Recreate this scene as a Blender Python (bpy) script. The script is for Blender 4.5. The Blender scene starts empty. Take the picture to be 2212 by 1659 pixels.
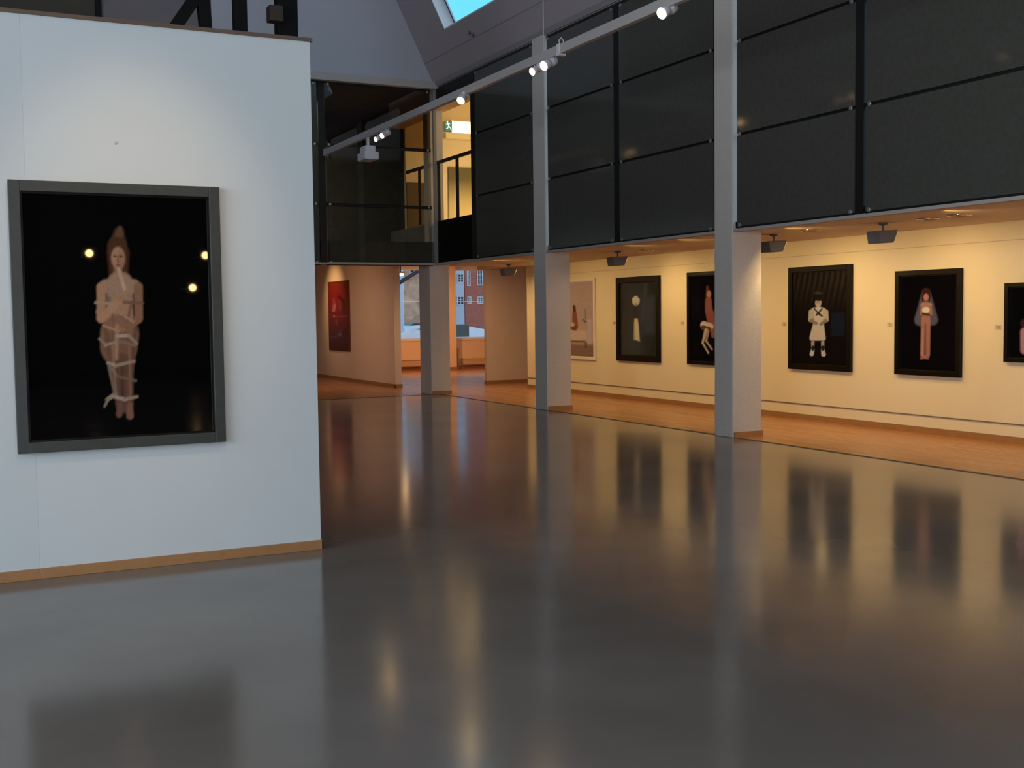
import bpy, bmesh, math, random
import numpy as np
from mathutils import Vector, Matrix
random.seed(7)
S = bpy.context.scene
COL = S.collection
D = bpy.data

# ---------------------------------------------------------------- camera
def cam_basis():
    yaw, pit, roll = [math.radians(a) for a in (26.4384, -3.4939, -0.70555)]
    cy, sy, cp, sp = math.cos(yaw), math.sin(yaw), math.cos(pit), math.sin(pit)
    F = Vector((sy*cp, cy*cp, sp)); R = Vector((cy, -sy, 0)); U = R.cross(F)
    cr, sr = math.cos(roll), math.sin(roll)
    return cr*R + sr*U, -sr*R + cr*U, F
R_, U_, F_ = cam_basis()
CAM = Vector((0, 0, 1.6))
FPX = 2472.18
cd = D.cameras.new('camera'); cam = D.objects.new('camera', cd); COL.objects.link(cam)
m = Matrix.Identity(4)
for i in range(3):
    m[i][0] = R_[i]; m[i][1] = U_[i]; m[i][2] = -F_[i]; m[i][3] = CAM[i]
cam.matrix_world = m
cd.sensor_width = 36; cd.lens = FPX/2212*36; cd.clip_start = .05; cd.clip_end = 400
S.camera = cam
S.view_settings.view_transform = 'Standard'
S.view_settings.look = 'None'
S.view_settings.exposure = 0

# ---------------------------------------------------------------- materials
def lin(c):
    return tuple((x/255/12.92 if x/255 <= .04045 else ((x/255+.055)/1.055)**2.4) for x in c)
def mat(name, col, rough=.6, metal=0, spec=.5, noise=0, nscale=4, bump=0, bscale=40, emit=None, es=0, coat=0):
    M = D.materials.new(name); M.use_nodes = True
    nt = M.node_tree; b = nt.nodes['Principled BSDF']
    c = (*col, 1)
    b.inputs['Base Color'].default_value = c
    b.inputs['Roughness'].default_value = rough
    b.inputs['Metallic'].default_value = metal
    b.inputs['Specular IOR Level'].default_value = spec
    b.inputs['Coat Weight'].default_value = coat
    if emit:
        b.inputs['Emission Color'].default_value = (*emit, 1); b.inputs['Emission Strength'].default_value = es
    tc = None
    if noise or bump:
        tc = nt.nodes.new('ShaderNodeTexCoord')
    if noise:
        n = nt.nodes.new('ShaderNodeTexNoise'); n.inputs['Scale'].default_value = nscale; n.inputs['Detail'].default_value = 5
        nt.links.new(tc.outputs['Object'], n.inputs['Vector'])
        r = nt.nodes.new('ShaderNodeMixRGB'); r.inputs[1].default_value = tuple(x*(1-noise) for x in col)+(1,)
        r.inputs[2].default_value = tuple(min(1, x*(1+noise)) for x in col)+(1,)
        nt.links.new(n.outputs['Fac'], r.inputs[0]); nt.links.new(r.outputs[0], b.inputs['Base Color'])
    if bump:
        n = nt.nodes.new('ShaderNodeTexNoise'); n.inputs['Scale'].default_value = bscale; n.inputs['Detail'].default_value = 3
        nt.links.new(tc.outputs['Object'], n.inputs['Vector'])
        bp = nt.nodes.new('ShaderNodeBump'); bp.inputs['Strength'].default_value = bump; bp.inputs['Distance'].default_value = .01
        nt.links.new(n.outputs['Fac'], bp.inputs['Height']); nt.links.new(bp.outputs[0], b.inputs['Normal'])
    return M

def wood_floor_mat():
    M = D.materials.new('wood_planks'); M.use_nodes = True; nt = M.node_tree; b = nt.nodes['Principled BSDF']
    tc = nt.nodes.new('ShaderNodeTexCoord'); mp = nt.nodes.new('ShaderNodeMapping')
    mp.inputs['Rotation'].default_value = (0, 0, math.pi/2)
    nt.links.new(tc.outputs['Object'], mp.inputs[0])
    br = nt.nodes.new('ShaderNodeTexBrick')
    br.inputs['Scale'].default_value = 1; br.inputs['Brick Width'].default_value = 1.6; br.inputs['Row Height'].default_value = .11
    br.inputs['Mortar Size'].default_value = .0025; br.inputs['Bias'].default_value = 0
    br.inputs['Color1'].default_value = (.50, .235, .085, 1); br.inputs['Color2'].default_value = (.43, .19, .065, 1)
    br.inputs['Mortar'].default_value = (.22, .09, .03, 1)
    nt.links.new(mp.outputs[0], br.inputs['Vector'])
    mp2 = nt.nodes.new('ShaderNodeMapping'); mp2.inputs['Scale'].default_value = (30, 1.2, 1)
    nt.links.new(tc.outputs['Object'], mp2.inputs[0])
    n = nt.nodes.new('ShaderNodeTexNoise'); n.inputs['Scale'].default_value = 1.5; n.inputs['Detail'].default_value = 4
    nt.links.new(mp2.outputs[0], n.inputs['Vector'])
    mx = nt.nodes.new('ShaderNodeMixRGB'); mx.blend_type = 'OVERLAY'; mx.inputs[0].default_value = .35
    nt.links.new(br.outputs['Color'], mx.inputs[1]); nt.links.new(n.outputs['Fac'], mx.inputs[2])
    nt.links.new(mx.outputs[0], b.inputs['Base Color'])
    b.inputs['Roughness'].default_value = .27
    return M

def concrete_floor_mat():
    M = D.materials.new('polished_concrete'); M.use_nodes = True; nt = M.node_tree; b = nt.nodes['Principled BSDF']
    tc = nt.nodes.new('ShaderNodeTexCoord')
    n = nt.nodes.new('ShaderNodeTexNoise'); n.inputs['Scale'].default_value = .7; n.inputs['Detail'].default_value = 2; n.inputs['Roughness'].default_value = .62
    nt.links.new(tc.outputs['Object'], n.inputs['Vector'])
    cr = nt.nodes.new('ShaderNodeValToRGB'); e = cr.color_ramp.elements
    e[0].position = .32; e[0].color = (.145, .132, .118, 1); e[1].position = .68; e[1].color = (.195, .180, .163, 1)
    nt.links.new(n.outputs['Fac'], cr.inputs[0])
    n2 = nt.nodes.new('ShaderNodeTexNoise'); n2.inputs['Scale'].default_value = 7; n2.inputs['Detail'].default_value = 6
    nt.links.new(tc.outputs['Object'], n2.inputs['Vector'])
    mx = nt.nodes.new('ShaderNodeMixRGB'); mx.blend_type = 'OVERLAY'; mx.inputs[0].default_value = .05
    nt.links.new(cr.outputs[0], mx.inputs[1]); nt.links.new(n2.outputs['Fac'], mx.inputs[2])
    nt.links.new(mx.outputs[0], b.inputs['Base Color'])
    mr = nt.nodes.new('ShaderNodeMapRange'); mr.inputs['To Min'].default_value = .10; mr.inputs['To Max'].default_value = .17
    nt.links.new(mr.outputs[0], b.inputs['Roughness'])
    n3 = nt.nodes.new('ShaderNodeTexNoise'); n3.inputs['Scale'].default_value = .8; n3.inputs['Detail'].default_value = 0
    nt.links.new(tc.outputs['Object'], n3.inputs['Vector'])
    nt.links.new(n3.outputs['Fac'], mr.inputs[0])
    b.inputs['Specular IOR Level'].default_value = .31
    return M

def glass_mat(name, tint, fres=1.5, rough=0):
    M = D.materials.new(name); M.use_nodes = True; nt = M.node_tree
    nt.nodes.remove(nt.nodes['Principled BSDF']); out = nt.nodes['Material Output']
    t = nt.nodes.new('ShaderNodeBsdfTransparent'); t.inputs[0].default_value = (*tint, 1)
    g = nt.nodes.new('ShaderNodeBsdfGlossy'); g.inputs['Roughness'].default_value = rough
    lw = nt.nodes.new('ShaderNodeLayerWeight'); lw.inputs[0].default_value = .5
    pw_ = nt.nodes.new('ShaderNodeMath'); pw_.operation = 'POWER'; pw_.inputs[1].default_value = 5
    nt.links.new(lw.outputs['Facing'], pw_.inputs[0])
    f = nt.nodes.new('ShaderNodeMath'); f.operation = 'MULTIPLY_ADD'; f.inputs[1].default_value = .9; f.inputs[2].default_value = .04
    nt.links.new(pw_.outputs[0], f.inputs[0])
    mx = nt.nodes.new('ShaderNodeMixShader')
    nt.links.new(f.outputs[0], mx.inputs[0]); nt.links.new(t.outputs[0], mx.inputs[1]); nt.links.new(g.outputs[0], mx.inputs[2])
    nt.links.new(mx.outputs[0], out.inputs[0])
    return M

def brick_mat():
    M = D.materials.new('red_brick'); M.use_nodes = True; nt = M.node_tree; b = nt.nodes['Principled BSDF']
    tc = nt.nodes.new('ShaderNodeTexCoord'); mp = nt.nodes.new('ShaderNodeMapping'); mp.inputs['Rotation'].default_value = (math.pi/2, 0, 0)
    nt.links.new(tc.outputs['Object'], mp.inputs[0])
    br = nt.nodes.new('ShaderNodeTexBrick'); br.inputs['Scale'].default_value = 2.5
    br.inputs['Color1'].default_value = (.64, .16, .10, 1); br.inputs['Color2'].default_value = (.54, .13, .08, 1); br.inputs['Mortar'].default_value = (.34, .18, .15, 1)
    nt.links.new(mp.outputs[0], br.inputs['Vector']); nt.links.new(br.outputs['Color'], b.inputs['Base Color'])
    b.inputs['Roughness'].default_value = .9
    return M

M_WHITE = mat('partition_paint', (.575, .632, .662), .85, noise=.02, bump=.05, bscale=60)
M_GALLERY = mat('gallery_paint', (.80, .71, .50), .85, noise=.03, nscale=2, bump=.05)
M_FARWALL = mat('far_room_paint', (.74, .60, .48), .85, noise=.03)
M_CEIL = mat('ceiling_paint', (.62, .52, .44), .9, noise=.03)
M_SLOPE = mat('slope_plaster', (.40, .36, .38), .92, noise=.06, nscale=1.2)
M_GABLE = mat('gable_plaster', (.48, .50, .56), .92, noise=.06, nscale=.8)
M_DARKWALL = mat('dim_cladding', (.10, .095, .09), .9, noise=.2)
M_PIER = mat('pier_plaster', (.60, .575, .54), .9, noise=.08, nscale=30, bump=.5, bscale=70)
M_SKIRT = mat('oak_skirting', (.36, .18, .07), .5, noise=.15, nscale=12)
M_CAP = mat('brown_cap', (.13, .085, .06), .6, noise=.2)
M_STEEL = mat('black_steel', (.005, .0045, .006), .6, spec=.2)
M_FRAMEBLK = mat('black_mullion', (.004, .004, .004), .55)
M_BLIND = mat('dark_glass_panel', (.072, .073, .064), .10, spec=.32, noise=.22, nscale=18)
M_BLACKPANEL = mat('black_panel', (.001, .001, .001), .5, spec=.05)
M_CLAMP = mat('steel_clamp', (.42, .42, .40), .35, metal=.7)
M_TRACK = mat('track_enamel', (.50, .49, .49), .5)
M_LAMP = mat('lamp_enamel', (.72, .74, .80), .35)
M_LENS = mat('lit_lens', (1, .8, .5), .4, emit=(1, .62, .27), es=42)
M_LENS2 = mat('lit_lens_dim', (1, .8, .5), .4, emit=(1, .58, .22), es=.8)
M_GREYFIX = mat('grey_fixture', (.115, .12, .15), .6, noise=.05)
M_CHROME = mat('chrome_ring', (.6, .5, .4), .2, metal=1)
M_FRAMEBIG = mat('charcoal_frame', (.040, .045, .042), .42, noise=.25, nscale=25)
M_FRAMEDK = mat('black_frame', (.0035, .0024, .0014), .45, spec=.22, noise=.2, nscale=20)
M_FRAMEWH = mat('white_frame', (.80, .74, .62), .5)
M_LABEL = mat('label_card', (.62, .53, .38), .6)
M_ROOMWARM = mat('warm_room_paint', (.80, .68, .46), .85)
M_DARKVOID = mat('dark_corridor', (.17, .175, .16), .9, noise=.3)
M_RAIL = mat('dark_rail', (.022, .016, .006), .45)
M_SNOW = mat('snow', (.66, .68, .74), .9, noise=.12, nscale=1.5, bump=.8, bscale=3)
M_ROAD = mat('wet_road', (.30, .31, .36), .5, noise=.3, nscale=1)
M_BRICK = brick_mat()
M_PALEWALL = mat('pale_render', (.62, .64, .72), .9, noise=.05)
M_OUTWIN = mat('outside_window', (.05, .05, .07), .15)
M_OUTFRAME = mat('outside_trim', (.72, .70, .74), .7)
M_POLE = mat('pole_paint', (.72, .78, .88), .5)
M_BARK = mat('bark', (.05, .04, .05), .9, noise=.4, nscale=9)
M_AUTUMN = mat('autumn_foliage', (.74, .38, .25), .95, noise=.5, nscale=2)
M_VAN = mat('dark_car_paint', (.02, .02, .03), .25)
M_HEDGE = mat('dark_bin', (.10, .11, .10), .8, noise=.2)
M_SILL = mat('sill_stone', (.62, .64, .70), .6)
M_RAD = mat('radiator_enamel', (.64, .44, .27), .5)
M_WOOD = wood_floor_mat(); M_CONC = concrete_floor_mat()
M_CLEAR = glass_mat('clear_glass', (.93, .95, .95))
M_TINT = glass_mat('tinted_glass', (.54, .51, .44), 1.45)
M_TINT2 = glass_mat('smoked_glass', (.20, .15, .11), 1.45)
M_SKYREVEAL = mat('skylight_reveal_paint', (.80, .85, .88), .7)

# ---------------------------------------------------------------- mesh helpers
class MB:
    def __init__(s): s.bm = bmesh.new()
    def box(s, a, b):
        x0, y0, z0 = a; x1, y1, z1 = b
        v = [s.bm.verts.new(p) for p in ((x0,y0,z0),(x1,y0,z0),(x1,y1,z0),(x0,y1,z0),(x0,y0,z1),(x1,y0,z1),(x1,y1,z1),(x0,y1,z1))]
        for f in ((3,2,1,0),(4,5,6,7),(0,1,5,4),(1,2,6,5),(2,3,7,6),(3,0,4,7)): s.bm.faces.new([v[i] for i in f])
        return s
    def prism(s, pts, axis, lo, hi):       # polygon extruded along an axis
        def P(p, t):
            return {0:(t,p[0],p[1]),1:(p[0],t,p[1]),2:(p[0],p[1],t)}[axis]
        a = [s.bm.verts.new(P(p, lo)) for p in pts]; b = [s.bm.verts.new(P(p, hi)) for p in pts]
        s.bm.faces.new(a); s.bm.faces.new(b[::-1]); n = len(pts)
        for i in range(n): s.bm.faces.new((a[(i+1) % n], a[i], b[i], b[(i+1) % n]))
        return s
    def poly(s, pts):
        s.bm.faces.new([s.bm.verts.new(p) for p in pts]); return s
    def lathe(s, prof, p0, d, n=20):       # prof: (dist along d, radius)
        d = Vector(d).normalized(); p0 = Vector(p0)
        a = d.orthogonal().normalized(); b = d.cross(a)
        rings = []
        for t, r in prof:
            rings.append([s.bm.verts.new(p0+d*t+(a*math.cos(2*math.pi*k/n)+b*math.sin(2*math.pi*k/n))*max(r, 1e-4)) for k in range(n)])
        for q, w in zip(rings, rings[1:]):
            for k in range(n): s.bm.faces.new((q[k], q[(k+1) % n], w[(k+1) % n], w[k]))
        s.bm.faces.new(rings[0][::-1]); s.bm.faces.new(rings[-1])
        return s
    def bar(s, p, q, r, n=8, r2=None):
        L = (Vector(q)-Vector(p)).length
        return s.lathe([(0, r), (L, r2 if r2 else r)], p, Vector(q)-Vector(p), n)
    def tube(s, pts, r, n=8):
        for p, q in zip(pts, pts[1:]): s.bar(p, q, r, n)
        return s
    def build(s, name, m, parent=None, bevel=0, smooth=False, origin=None):
        bmesh.ops.recalc_face_normals(s.bm, faces=s.bm.faces)
        me = D.meshes.new(name); 
        if origin is not None: bmesh.ops.translate(s.bm, verts=s.bm.verts, vec=-Vector(origin))
        s.bm.to_mesh(me); s.bm.free(); me.materials.append(m)
        if smooth:
            for p in me.polygons: p.use_smooth = len(p.vertices) == 4
        o = D.objects.new(name, me); COL.objects.link(o)
        if origin is not None: o.location = origin
        if parent is not None: o.parent = parent
        if bevel:
            bv = o.modifiers.new('bevel', 'BEVEL'); bv.width = bevel; bv.segments = 2; bv.limit_method = 'ANGLE'
        return o
def tag(o, label=None, cat=None, group=None, kind=None):
    if label: o['label'] = label
    if cat: o['category'] = cat
    if group: o['group'] = group
    if kind: o['kind'] = kind
    return o
def empty(name, loc, label=None, cat=None, group=None, kind=None):
    o = D.objects.new(name, None); o.empty_display_size = .1; COL.objects.link(o); o.location = loc
    bpy.context.view_layer.update()
    return tag(o, label, cat, group, kind)
def struct(name, mb, m, label, cat='wall', parent=None, bevel=0):
    o = mb.build(name, m, parent, bevel)
    if parent is None: tag(o, label, cat, kind='structure')
    return o
def sub(mb, name, m, root, **k):           # geometry given in world space, parented to a root that is only translated
    bmesh.ops.translate(mb.bm, verts=mb.bm.verts, vec=-world_loc(root))
    return mb.build(name, m, root, **k)
def world_loc(o):
    v = Vector(o.location)
    while o.parent is not None:
        o = o.parent; v += Vector(o.location)
    return v

# ---------------------------------------------------------------- key dimensions (metres)
XR = 8.95      # hall / gallery line
XW = 11.32     # gallery picture wall
YB = 21.30     # back line
YP = 7.58      # partition
ZS = 2.62      # gallery ceiling
ZT = 6.08      # top of the glazing
Y0 = -22.0     # far end behind the camera
XL = -9.0

# ---------------------------------------------------------------- floors
struct('floor', MB().box((XL, Y0, -.1), (XR+.02, YB, 0)), M_CONC, 'polished dark grey concrete floor of the hall', 'floor')
mb = MB().box((XR+.02, Y0, -.1), (XW+.2, YB, 0)).box((-2, YB, -.1), (18, 31.2, 0)).box((XW+.2, 21.9, -.1), (18, YB, 0))
struct('floor.001', mb, M_WOOD, 'orange oak plank floor of the side gallery and far room', 'floor')
struct('trim_1', MB().box((XR-.005, Y0, 0), (XR+.045, YB+.02, .004)).box((-2, YB-.02, 0), (XR-.005, YB+.02, .004)), M_CAP,
       'thin dark threshold strip between the concrete and the wood floor', 'trim')

# ---------------------------------------------------------------- left partition with its picture
struct('wall_left', MB().box((.49, YP, 0), (2.285, YP+.32, 3.44)), M_WHITE, 'free-standing white partition carrying the large picture', 'wall')
struct('wall_left.001', MB().prism([(.4895, YP), (.4895, YP+.3), (-5.5, YP+.12), (-5.5, YP-.18)], 2, 0, 3.44), M_WHITE,
       'slightly angled end of the white partition at the left edge', 'wall')
struct('trim_2', MB().box((.475, YP-.012, 3.44), (2.30, YP+.33, 3.464)).prism([(.475, YP-.012), (.475, YP+.31), (-5.5, YP+.13), (-5.5, YP-.192)], 2, 3.44, 3.464), M_CAP,
       'thin brown capping along the top of the white partition', 'trim')
struct('baseboard_left', MB().box((.49, YP-.015, 0), (2.30, YP, .066)).box((2.285, YP-.015, 0), (2.30, YP+.33, .066)).prism([(.49, YP-.015), (.49, YP), (-5.5, YP-.18), (-5.5, YP-.195)], 2, 0, .066), M_SKIRT,
       'low oak skirting board along the foot of the white partition', 'baseboard', bevel=.003)

# ---------------------------------------------------------------- gallery shell
struct('wall_right', MB().box((XW, Y0, 0), (XW+.2, 22.0, ZS)), M_GALLERY, 'long warm-lit cream picture wall of the side gallery', 'wall')
struct('baseboard_right', MB().box((XW-.018, Y0, 0), (XW, 22.0, .078)).box((XW-.018, 22.0, 0), (XW+.2, 22.015, .078)), M_SKIRT, 'oak skirting board along the foot of the gallery wall', 'baseboard')
struct('trim_3', MB().box((XW-.010, Y0, .218), (XW, 22.0, .232)), mat('grey_rail', (.20, .15, .11), .6), 'thin dark horizontal line low on the gallery wall', 'trim')
struct('trim_4', MB().box((XW-.004, Y0, 2.395), (XW, 22.0, 2.403)), mat('joint_line', (.55, .47, .36), .8), 'faint horizontal joint high on the gallery wall', 'trim')  # joint modelled as a thin darker strip
ZC = 3.0      # higher ceiling of the far room
# ceiling slab over the gallery and the far room
struct('ceiling', MB().box((XR, Y0, ZS), (16, YB, ZS+.02)).box((-2, YB, ZS), (18, 22.2, ZS+.02)).box((11.1, 22.2, ZS), (18, 24.0, ZS+.02)).box((-2, 22.2, ZC), (18, 31.2, ZC+.02)).box((-2, 22.2, ZS), (11.1, 22.22, ZC)).box((11.08, 22.2, ZS), (11.1, 24.0, ZC)).box((11.1, 23.98, ZS), (18, 24.0, ZC)), M_CEIL, 'low warm-lit ceiling of the gallery and far room', 'ceiling')
struct('wall_right.001', MB().box((XR+.02, Y0, ZS+.02), (16, 19.4, ZS+.1)).box((XR+.03, 19.4, ZS+.02), (16, 21.3, 3.45)), M_BLACKPANEL, 'dark floor structure of the upper level', 'wall')
# fascia lip under the glazing
struct('trim_5', MB().box((XR-.02, Y0, ZS-.025), (XR+.09, YB+.02, ZS+.012)).box((-2, YB-.02, ZS-.025), (XR-.02, YB+.09, ZS+.012)), mat('fascia_grey', (.42, .38, .36), .7),
       'narrow pale edge under the upper glazing', 'trim')

# piers
def pier(y0, y1, top, label, x0=XR-.03, x1=XR+.43):
    o = struct('pillar', MB().box((x0, y0, 0), (x1, y1, top)), M_PIER, label, 'pillar', bevel=.012)
    b = MB().box((x0+.02, y0-.016, 0), (x1+.016, y0, .07)).box((x1, y0, 0), (x1+.016, y1, .07))
    struct('baseboard', b, M_SKIRT, None, parent=o)
    return o
pier(11.68, 12.06, ZT+.05, 'nearest plastered pillar on the gallery line, tall beside the dark glazing')
pier(16.64, 17.06, ZT+.05, 'second plastered pillar, between the pale framed picture and the far room')
cp = pier(21.32, 21.90, ZS, 'far corner pillar where the two glazed sides meet', XR-.16, XR+.26)
struct('pillar_shaft', MB().box((XR-.09, 21.5, ZS), (XR+.25, 21.72, 6.0)), M_PIER, None, parent=cp, bevel=.01)
pier(6.73, 7.11, ZT+.05, 'plastered pillar beyond the right edge')
pier(1.8, 2.2, ZT+.05, 'plastered pillar beside the camera')

# ---------------------------------------------------------------- far room
struct('wall_back', MB().box((XR+.02, 23.85, 0), (XR+.17, 31, ZC)), M_FARWALL, 'brown-lit wall of the far room carrying the red picture', 'wall')
struct('baseboard_back', MB().box((XR+.005, 23.835, 0), (XR+.02, 31, .075)).box((XR+.005, 23.835, 0), (XR+.185, 23.85, .075)), M_SKIRT, 'skirting under the red picture wall', 'baseboard')
struct('wall_back.001', MB().box((11.22, 23.85, 0), (14.0, 23.97, ZS)), M_FARWALL, 'free-standing shaded wall block in the far room', 'wall')
struct('baseboard_back.001', MB().box((11.205, 23.835, 0), (14.0, 23.85, .075)).box((11.205, 23.85, 0), (11.22, 23.97, .075)), M_SKIRT, 'dark skirting of the wall block in the far room', 'baseboard')
# window wall with two openings
WY = 31.0
M_WINWALL = mat('window_wall_paint', (.82, .62, .44), .85)
mb = MB().box((-2, WY, 0), (18, WY+.35, .87)).box((-2, WY, 2.95), (18, WY+.35, ZS+.6))
for a, b in ((-2, 11.2), (13.0, 13.42), (16.6, 18)): mb.box((a, WY, .87), (b, WY+.35, 2.95))
struct('wall_back.002', mb, M_WINWALL, 'window wall at the end of the far room', 'wall')
struct('wall_back.003', MB().box((12.82, 30.45, 0), (13.36, WY, ZC)), M_WINWALL, 'shallow pier between the two far windows', 'wall')
struct('wall_back.004', MB().box((-2.2, YB, 0), (-2, 31.2, ZC)), M_FARWALL, 'hidden left side wall of the far room', 'wall')
struct('wall_right.002', MB().box((17.8, 21.9, 0), (18, 31.2, ZC)).box((XW+.2, 21.7, 0), (18, 21.9, ZS)), M_FARWALL, 'hidden right side wall of the far room', 'wall')
struct('baseboard_back.002', MB().box((-2, WY-.018, 0), (12.82, WY, .09)).box((13.36, WY-.018, 0), (17.8, WY, .09)).box((12.80, 30.43, 0), (13.38, 30.45, .09)), M_SKIRT, 'skirting under the far windows', 'baseboard')
for i, (a, b) in enumerate(((11.2, 13.0), (13.42, 16.6))):
    w = empty('window_%d' % (i+1), (a, WY, .87), ['left far window looking onto snow and a pale post', 'right far window looking onto the red brick house'][i], 'window', kind='structure')
    sub(MB().box((a, WY+.02, .87), (a+.05, WY+.06, 2.95)).box((b-.05, WY+.02, .87), (b, WY+.06, 2.95)).box((a+.05, WY+.02, .87), (b-.05, WY+.06, .91)).box((a+.05, WY+.02, 2.90), (b-.05, WY+.06, 2.95)), 'window_frame', M_OUTFRAME, w)
    sub(MB().poly([(a+.05, WY+.04, .91), (b-.05, WY+.04, .91), (b-.05, WY+.04, 2.90), (a+.05, WY+.04, 2.90)]), 'pane', M_CLEAR, w)
    sub(MB().box((a, WY-.02, .845), (b, WY, .87)), 'window_sill', M_SILL, w)
struct('trim_11', MB().box((10.8, WY+.36, .5), (16.8, WY+.8, .93)).box((11.25, WY+.07, .87), (12.95, WY+.36, .90)).box((13.47, WY+.07, .87), (16.55, WY+.36, .90)), mat('snowy_ledge', (.80, .82, .88), .8, noise=.06), 'snow-dusted pale ledge outside the far windows', 'ledge')
# radiator cabinets / pipe
for i, (a, b) in enumerate(((10.0, 12.78), (13.75, 17.0))):
    r = MB().box((a, WY-.13, .12), (b, WY-.04, .30))
    o = r.build('radiator', M_RAD, bevel=.01); tag(o, ['low long radiator under the left far window', 'low long radiator under the right far window'][i], 'radiator')
    MB().box((a-.01, WY-.15, .30), (b+.01, WY-.03, .325)).build('top_lip', M_WINWALL, o)
pp = MB().bar((13.62, WY-.08, 0), (13.62, WY-.08, .62), .035, 12).bar((13.62, WY-.08, .22), (13.735, WY-.08, .22), .02, 10)
tag(pp.build('heating_pipe', M_RAD, smooth=True), 'short upright heating pipe beside the right far radiator', 'pipe')

# ---------------------------------------------------------------- upper glazing
def glazed_bay(name, kind, a0, a1, label, rows=(2.64, 3.79, 4.93, 6.06), mats=None, clamps=True):
    """kind 'R' runs along Y at X=XR, kind 'B' runs along X at Y=YB; a0<a1 limits"""
    root = empty(name, (XR, a0, rows[0]) if kind == 'R' else (a0, YB, rows[0]), label, 'glazing', kind='structure')
    def bx(mb, u0, u1, d0, d1, z0, z1):
        if kind == 'R': mb.box((XR+d0, u0, z0), (XR+d1, u1, z1))
        else: mb.box((u0, YB+d0, z0), (u1, YB+d1, z1))
    for r, (z0, z1) in enumerate(zip(rows, rows[1:])):
        mt = (mats[r] if mats else M_BLIND)
        mb = MB()
        if mt in (M_TINT, M_TINT2): mb.poly([(a0+.012, YB+.01, z0+.018), (a1-.012, YB+.01, z0+.018), (a1-.012, YB+.01, z1-.018), (a0+.012, YB+.01, z1-.018)])
        else: bx(mb, a0+.012, a1-.012, 0, .02, z0+.018, z1-.018)
        sub(mb, 'glass_panel', mt, root)
    mb = MB()
    for z in rows[1:-1]: bx(mb, a0, a1, .022, .06, z-.03, z+.03)
    sub(mb, 'transom', M_FRAMEBLK, root)
    mb = MB(); bx(mb, a0, a1, .0, .06, rows[0]-.02, rows[0]+.016); bx(mb, a0, a1, 0, .06, rows[-1]-.016, rows[-1]+.03)
    sub(mb, 'rail', M_FRAMEBLK, root)
    if clamps:
        for z in rows:
            for u in (a0+.07, a1-.07):
                zz = z+(.03 if z == rows[0] else -.03 if z == rows[-1] else 0)
                mb = MB()
                if kind == 'R': mb.lathe([(0, .026), (.012, .026), (.016, .018)], (XR, u, zz), (-1, 0, 0), 14)
                else: mb.lathe([(0, .026), (.012, .026), (.016, .018)], (u, YB, zz), (0, -1, 0), 14)
                sub(mb, 'clamp', M_CLAMP, root)
    return root
def post(kind, u, w, label, z1=ZT, d0=-.01, z0=2.62):
    mb = MB()
    if kind == 'R': mb.box((XR+d0, u-w/2, z0), (XR+.09, u+w/2, z1))
    else: mb.box((u-w/2, YB+d0, z0), (u+w/2, YB+.09, z1))
    o = struct('mullion', mb, M_FRAMEBLK, label, 'mullion')
ds = ['beyond the right edge', 'above the two right-hand pictures', 'right of the nearest pillar', 'left of the nearest pillar', 'right of the second pillar', 'left of the second pillar']
spans = [(2.25, 4.4), (4.5, 6.68), (7.16, 9.42), (9.56, 11.64), (12.10, 14.40), (14.52, 16.60), (17.08, 19.42)]
labs = ['dark upper glazing level with the camera', 'dark upper glazing just outside the right edge', 'dark upper glazing at the right edge above the last pictures',
        'dark upper glazing just right of the nearest pillar', 'dark upper glazing just left of the nearest pillar', 'dark upper glazing just right of the second pillar', 'dark upper glazing between the second pillar and the lit opening']
for i, (a, b) in enumerate(spans): glazed_bay('window_%d' % (i+3), 'R', a, b, labs[i])
for u, l in ((4.45, 'black mullion outside the right edge'), (9.49, 'black mullion between the two right-hand glazed bays'), (14.46, 'black mullion between the two middle glazed bays'), (12.08, 'thin black edge left of the nearest pillar'),
             (17.07, 'thin black edge left of the second pillar')):
    post('R', u, .12 if u in (9.49, 14.46, 4.45) else .03, l)
post('R', 19.50, .16, 'black mullion at the right side of the lit upper opening')
# the dark glazing behind the camera, in one run
struct('wall_right.003', MB().box((XR, Y0, ZS+.02), (XR+.03, 1.8, ZT)), M_BLIND, 'dark glazing behind the camera', 'wall')
# open lit bay
struct('wall_right.004', MB().box((XR, 19.58, 2.64), (XR+.03, YB+.03, 3.47)), M_BLACKPANEL, 'black panel under the lit upper opening', 'wall')
struct('wall_right.005', MB().box((XR, 19.58, 5.83), (XR+.04, YB+.03, ZT)), M_FRAMEBLK, 'dark band over the lit upper opening', 'wall')
# back glazing
glazed_bay('window_10', 'B', 6.68, 8.86, 'back upper glazing beside the corner, part of the lit stair showing through', mats=(M_TINT, M_TINT, M_TINT2), rows=(2.60, 3.74, 4.87, 6.04))
glazed_bay('window_11', 'B', 4.3, 6.54, 'back upper glazing half hidden by the white partition', rows=(2.60, 3.74, 4.87, 6.04))
glazed_bay('window_12', 'B', 1.9, 4.2, 'back upper glazing hidden behind the white partition', rows=(2.60, 3.74, 4.87, 6.04), clamps=False)
post('B', 6.61, .12, 'black mullion of the back glazing by the partition edge')
post('B', 4.25, .1, 'black mullion of the hidden back glazing')
o = struct('trim_6', MB().box((XR-.06, YB-.06, 2.60), (XR, YB, ZT+.02)), mat('corner_metal', (.34, .33, .31), .5, metal=.3), 'slim grey metal upright at the far glazed corner', 'trim')
struct('trim_7', MB().box((-2, YB-.14, 6.06), (XR+.02, YB, 6.20)), mat('beam_paint', (.46, .44, .43), .8), 'pale horizontal beam over the back glazing', 'trim')
struct('wall_back.005', MB().box((-9, YB, ZS+.02), (1.9, YB+.1, 6.1)).box((-9, YB, 0), (-2, YB+.1, ZS+.02)), M_DARKWALL, 'dim lower back wall behind the partition', 'wall')
RY = 24.0
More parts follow.
